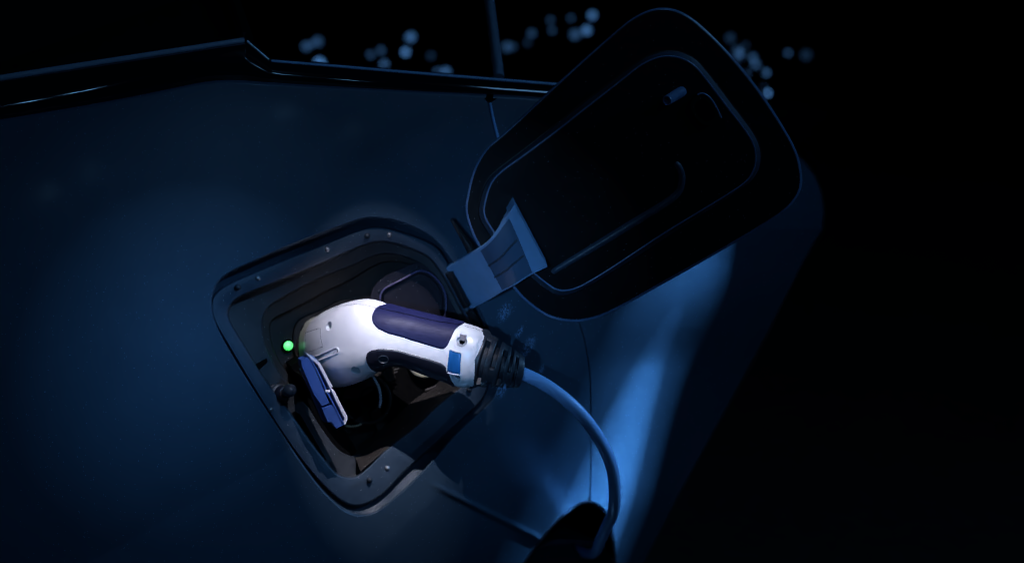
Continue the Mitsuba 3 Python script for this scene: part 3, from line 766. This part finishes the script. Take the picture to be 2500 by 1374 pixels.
labels['charging_plug__lower_grip'] = {'label': 'grip rubber under the handle, darkened in colour for the shade there'}


def skin_line(pts, r, key, bsdf, closed=False, off=0.0, n=80, smooth_=True):
    st_ = trace(pts)
    if closed: st_ = np.vstack([st_, st_[:1]])
    t = np.r_[0, np.cumsum(np.linalg.norm(np.diff(project(gun(st_[:, 0], st_[:, 1])), axis=0), axis=1))]
    u = np.linspace(0, t[-1], n)
    s = np.interp(u, t, st_[:, 0]) if not smooth_ else CubicSpline(t, st_[:, 0])(u)
    a = np.interp(u, t, st_[:, 1]) if not smooth_ else CubicSpline(t, st_[:, 1])(u)
    return add(key, tube(gun(s, a, np.full(n, off)), r, 8), bsdf, True)


skin_line([(815, 751), (850, 744), (880, 743), (905, 748), (925, 753), (960, 761)], 0.00022, 'charging_plug__parting_line', 'groove', n=60)
skin_line([(928, 755), (960, 763), (1010, 774), (1060, 785), (1100, 792), (1128, 795)], 0.0003, 'charging_plug__parting_line', 'dark_hole', off=0.0011, n=60)
skin_line([(1134, 796), (1155, 801), (1172, 808)], 0.00022, 'charging_plug__parting_line', 'groove', n=30)
skin_line([(746, 812), (782, 800), (788, 846)], 0.00018, 'charging_plug__marked_square', 'groove', smooth_=False)
skin_line([(746, 812), (750, 859), (788, 846)], 0.00018, 'charging_plug__marked_square', 'groove', smooth_=False)
skin_line([(762, 872), (820, 848), (825, 849), (829, 856), (826, 861), (775, 881)], 0.0005, 'charging_plug__latch_outline', 'shell_white', smooth_=False, n=120, off=0.0003)
skin_line([(764, 873), (820, 850), (823, 851), (826, 856), (824, 860), (776, 879)], 0.0003, 'charging_plug__latch_outline', 'groove', smooth_=False, n=120, off=0.0001)


def skin_disc(x, y, r, key, bsdf, prof=None, lift=0.0002):
    s, a = gun_at(x, y)
    c = gun(np.array([s]), np.array([a]), np.array([lift]))[0]; n = gun(np.array([s]), np.array([a]), np.array([0.01]))[0] - c; n /= np.linalg.norm(n)
    prof = prof or [(-0.001, r), (0.0, r), (0.0002, r * 0.96), (0.0002, 0)]
    return add(key, lathe(c, c + n, [(z, q) for z, q in prof], 32), bsdf, 30), c, n


for (x, y, r, tl) in HOLES[:3]:
    c, n = skin_axis(x, y, tl)
    add('charging_plug__screw_hole', lathe(c - n * 0.0072, c, [(0, 0), (0, r * 0.98)], 30), 'groove', False)
skin_disc(936, 874, 0.004, 'charging_plug__lower_grip__screw_hole', 'boot_rubber', [(0.0012, 0.0042), (0.0016, 0.0036), (0.0010, 0.0032), (0.0009, 0)])
# collar screw
c, n = skin_axis(1127, 833, 0.7); r = 0.0036
add('charging_plug__screw', lathe(c - n * 0.0034, c, [(0, r), (0.0012, r), (0.0018, r * 0.85), (0.0018, r * 0.6), (0.0008, r * 0.5), (0.0008, 0)], 30), 'steel', 30)
add('charging_plug__screw__socket', lathe(c - n * 0.0024, c, [(0, r * 0.5), (0, 0)], 20), 'dark_hole', False)
# the pocket above the screw and the label
def quad_patch(corners, key, bsdf, off, n=14):
    c = trace(corners)
    f = np.linspace(0, 1, n)
    A = c[0] + (c[1] - c[0]) * f[:, None]; B = c[3] + (c[2] - c[3]) * f[:, None]
    G = A[None] * (1 - f)[:, None, None] + B[None] * f[:, None, None]
    o = np.full((n, n), off); o[[0, -1]] = -0.0002; o[:, [0, -1]] = -0.0002
    return add(key, grid(gun(G[..., 0], G[..., 1], o)), bsdf, 40)


quad_patch([(1122, 814), (1140, 818), (1135, 834), (1124, 830)], 'charging_plug__screw_pocket', 'groove', 0.0003)
quad_patch([(1096, 852), (1128, 862), (1124, 914), (1091, 906)], 'charging_plug__label', 'label_blue', 0.0005)
skin_line([(1096, 851), (1128, 861), (1125, 915), (1090, 907)], 0.0005, 'charging_plug__label__frame', 'shell_white', closed=True, smooth_=False, n=120, off=0.0006)
labels['charging_plug__label'] = {'label': 'blank blue label on the white collar'}

# strain-relief boot
BS = [((1187, 806), (1150, 946), 0.049, 1.0), ((1205, 818), (1172, 945), 0.053, 1.0), ((1232, 836), (1205, 945), 0.058, 1.0), ((1256, 852), (1236, 946), 0.062, 1.0), ((1279, 870), (1264, 946), 0.065, 1.0)]
bt = CubicSpline(range(5), [P(*b[0], b[2]) for b in BS]); bb = CubicSpline(range(5), [P(*b[1], b[2]) for b in BS])


def boot(s, th, k):
    a, b = bt(s), bb(s); c, h = (a + b) / 2, (a - b) / 2
    t = (bt(s, 1) + bb(s, 1)) / 2; n = np.cross(t, h); n /= np.linalg.norm(n, axis=-1, keepdims=True)
    n = n * np.sign(((CAM - c) * n).sum(-1))[..., None]
    R_ = np.linalg.norm(h, axis=-1, keepdims=True)
    return c + k * (h * np.cos(th)[..., None] + n * R_ * 0.92 * np.sin(th)[..., None])


TB = np.linspace(0, 2 * np.pi, 72, endpoint=False)
def boot_loft(rows): return grid(np.array([boot(np.full(72, s), TB, k) for s, k in rows]), True)
add('charging_plug__boot', cat(boot_loft([(-0.05, 0.9), (0, 0.70), (4.0, 0.62), (4.02, 0.2)])), 'boot_rubber', 40)
rings = [(-0.06, 0.72), (1.08, 1.50), (1.80, 2.14), (2.46, 2.76), (2.98, 3.26), (3.50, 4.06)]
for a, b in rings:
    rd = min(0.07, (b - a) * 0.25)
    g_ = 1.045 if a < 0 else 1.0
    add('charging_plug__boot__ring', boot_loft([(a, 0.6), (a, 0.94 * g_), (a + rd * 0.4, 0.985 * g_), (a + rd, g_), (b - rd, 1.0), (b - rd * 0.4, 0.985), (b, 0.94), (b, 0.6)]), 'boot_rubber', 40)
for k in range(5):
    s0, s1 = rings[k][1] - 0.05, rings[k + 1][0] + 0.05
    arcs = ((-0.75, 0.62), (2.75, 3.9)) if k % 2 == 0 else ((1.75, 2.5), (-2.3, -1.4))
    for t0, t1 in arcs:
        tb = np.linspace(t0, t1, 16)
        g = np.array([[boot(np.array(s), np.array(t_), kk * (0.985 if 0 < i < 15 else 0.95)) for i, t_ in enumerate(tb)] for s, kk in ((s0, 0.6), (s0, 0.99), (s1, 0.99), (s1, 0.6))])
        sides_ = [grid(g)]
        for e in (0, -1):
            sides_.append(trimesh.Trimesh(g[:, e], [[0, 1, 2], [0, 2, 3]], process=False))
        add('charging_plug__boot__bridge', cat(*sides_), 'boot_rubber', 30)

# cable
cp = [(1225, 890, 0.056), (1262, 906, 0.063), (1310, 927, 0.070), (1370, 966, 0.078), (1425, 1018, 0.080), (1470, 1083, 0.076), (1496, 1150, 0.068), (1501, 1210, 0.058), (1486, 1275, 0.010), (1460, 1332, -0.07), (1448, 1350, -0.12), (1430, 1349, -0.155), (1400, 1336, -0.19), (1370, 1325, -0.22)]
cpath = spline([P(x, y, w) for x, y, w in cp], 220)
add('charging_plug__cable', tube(cpath, 0.0050, 28), 'cable_blue', True)
labels['charging_plug'] = {'label': 'white charging plug with violet black grips and blue cable, plugged into the open port', 'category': 'charging plug'}

# blue inlet flap beside the plug
FL = 'electric_car__inlet_flap'
def plate(pts, w, depth, key, bsdf, bevel=0.0006): add(f'{FL}__{key}', prism(poly(pts, w), depth, bevel=bevel), bsdf, 25)
def slope(a, b):
    """The flap's second face: from the ridge down to the foot of its pale edge."""
    a, b = spline(a, 20), spline(b, 20)
    A, B = P(a[:, 0], a[:, 1], 0.0225), P(b[:, 0], b[:, 1], 0.006)
    add(f'{FL}__back_plate', grid(np.array([A, A * 0.7 + B * 0.3, A * 0.3 + B * 0.7, B, B - NRM * 0.002, A - NRM * 0.004])), 'flap_blue', 30)
    add(f'{FL}__ridge', tube(A, 0.0006, 8), 'flap_blue', True)


plate([(735, 879), (752, 871), (766, 893), (804, 982), (806, 984), (786, 991), (766, 962), (748, 920), (737, 893)], 0.022, 0.010, 'front_plate', 'flap_blue')
slope([[753, 868], [768, 893], [781, 919], [794, 950]], [[760, 866], [785, 893], [797, 919], [812, 945]])
plate([(747, 861), (756, 866), (772, 878), (782, 886), (813, 944), (806, 947), (776, 890), (755, 872)], 0.023, 0.009, 'edge', 'flap_edge', 0.0004)
plate([(786, 996), (812, 987), (828, 1012), (841, 1037), (821, 1046), (810, 1030), (800, 1030)], 0.022, 0.010, 'front_plate', 'flap_blue')
slope([[797, 957], [806, 972], [822, 1003], [840, 1036]], [[813, 953], [824, 973], [842, 1010], [848, 1024]])
plate([(809, 954), (816, 952), (849, 1017), (848, 1024), (844, 1036), (839, 1037), (842, 1022)], 0.023, 0.009, 'edge', 'flap_edge', 0.0004)
plate([(736, 904), (745, 901), (776, 966), (766, 968)], 0.016, 0.008, 'hinge_lug', 'flap_blue')
plate([(765, 969), (774, 967), (802, 1031), (792, 1030)], 0.016, 0.008, 'hinge_lug', 'flap_blue')
plate([(752, 930), (760, 927), (790, 990), (782, 994)], 0.012, 0.058, 'hinge_post', 'dark_hole')
add(f'{FL}__hinge_pin', tube(np.array([P(794, 955, 0.022), P(805, 955, 0.022)]), 0.0012, 10), 'flap_edge', True)
for k in list(scene):
    if k.startswith('electric_car__inlet_flap'):
        scene[k.replace('electric_car__inlet_flap', 'inlet_flap', 1)] = scene.pop(k)
labels['inlet_flap'] = {'label': 'blue plastic inlet flap standing open beside the plug', 'category': 'flap'}

# ------------------------------------------------------------------ ground and the lights of the town beyond
g = trimesh.creation.box((120, 120, 0.02)); g.apply_translation((0, 50, -0.01))
add('ground', g, 'asphalt', False); labels['ground'] = {'kind': 'structure', 'label': 'dark asphalt', 'category': 'ground'}

bok = [(762, 108, 0.5), (748, 114, 0.5), (776, 102, 0.4), (990, 128, 1.6), (1003, 91, 0.9), (998, 94, 0.4), (930, 124, 0.5), (905, 134, 0.5), (938, 157, 0.7), (780, 155, 1.6), (1052, 137, 0.25), (1067, 174, 0.8), (1088, 176, 0.9), (1238, 115, 0.4), (1252, 115, 0.25),
       (1298, 82, 0.45), (1344, 50, 0.45), (1348, 75, 0.55), (1394, 45, 0.5), (1404, 85, 0.45), (1432, 75, 1.2), (1446, 38, 1.2), (1288, 105, 0.2),
       (1806, 131, 1.3), (1838, 141, 1.3), (1845, 158, 1.1), (1870, 178, 0.9), (1874, 228, 2.2), (1866, 214, 0.5), (1924, 130, 0.7), (1799, 122, 0.3), (1820, 112, 0.3), (1783, 93, 0.3), (1950, 305, 0.7), (1925, 293, 0.5), (1822, 180, 0.8), (1803, 145, 0.4), (1968, 135, 0.12)]
WORDS = 'first second third fourth fifth sixth seventh eighth ninth tenth eleventh twelfth thirteenth fourteenth fifteenth sixteenth seventeenth eighteenth nineteenth twentieth twenty-first twenty-second twenty-third twenty-fourth'.split()
bok = sorted(bok)
NLEFT = sum(b[0] < 1500 for b in bok)
for i, (x, y, v) in enumerate(bok):
    D = 16 + 8 * rng.random()
    d = rays(x, y); c = CAM + d * D
    s = trimesh.creation.icosphere(2, 0.035 + 0.04 * rng.random())
    s.apply_translation(c)
    k = f'street_lamp_{i:03d}' if i else 'street_lamp'
    scene[k + '__globe'] = mikit.ply(s, 'lamp_post_paint', smooth=True)
    e = 0.42 * v
    scene[k + '__globe']['emitter'] = {'type': 'area', 'radiance': {'type': 'rgb', 'value': [e * 0.14, e * 0.42, e]}, 'sampling_weight': 0.002}
    if c[2] > 0.1:
        p = trimesh.creation.cylinder(0.02, c[2] - 0.06, sections=8); p.apply_translation((c[0], c[1], (c[2] - 0.06) / 2))
        scene[k + '__post'] = mikit.ply(p, 'lamp_post_paint', smooth=False)
    side = 'seen through the side window' if x < 1500 else 'beyond the open lid'
    labels[k] = {'label': f"{'bright' if v > 1 else 'dim'} blurred blue lamp {side}, {WORDS[i if i < NLEFT else i - NLEFT]} of these from the left", 'category': 'lamp', 'group': 'far blue lamps ' + side}


GLINT_LAMPS = [(-5.5, -8.0, 3.2), (-4.0, -7.0, 3.9), (-2.6, -7.0, 3.6), (-1.2, -9.5, 4.4), (0.6, -9.0, 4.2), (2.2, -8.0, 3.0), (3.2, -9.0, 3.7), (4.5, -6.0, 3.8), (6.5, -7.0, 4.0)]  # unseen lamps added so that the glossy trim shows glints
for i, (x, y, z) in enumerate(GLINT_LAMPS):
    k = f'added_glint_lamp_{i:03d}' if i else 'added_glint_lamp'
    b = trimesh.creation.icosphere(2, 0.11); b.apply_translation((x, y, z))
    scene[k + '__globe'] = mikit.ply(b, 'lamp_post_paint', smooth=True)
    scene[k + '__globe']['emitter'] = {'type': 'area', 'radiance': {'type': 'rgb', 'value': [3.0, 7.5, 14.0]}, 'sampling_weight': 0.3}
    p = trimesh.creation.cylinder(0.04, z - 0.15, sections=10); p.apply_translation((x, y, (z - 0.15) / 2))
    scene[k + '__post'] = mikit.ply(p, 'lamp_post_paint', smooth=30)
    labels[k] = {'label': ('first', 'second', 'third', 'fourth', 'fifth', 'sixth', 'seventh', 'eighth', 'ninth')[i] + ' added blue globe from the left behind the camera, for glints on the trim', 'category': 'lamp', 'group': 'added globes for trim glints'}
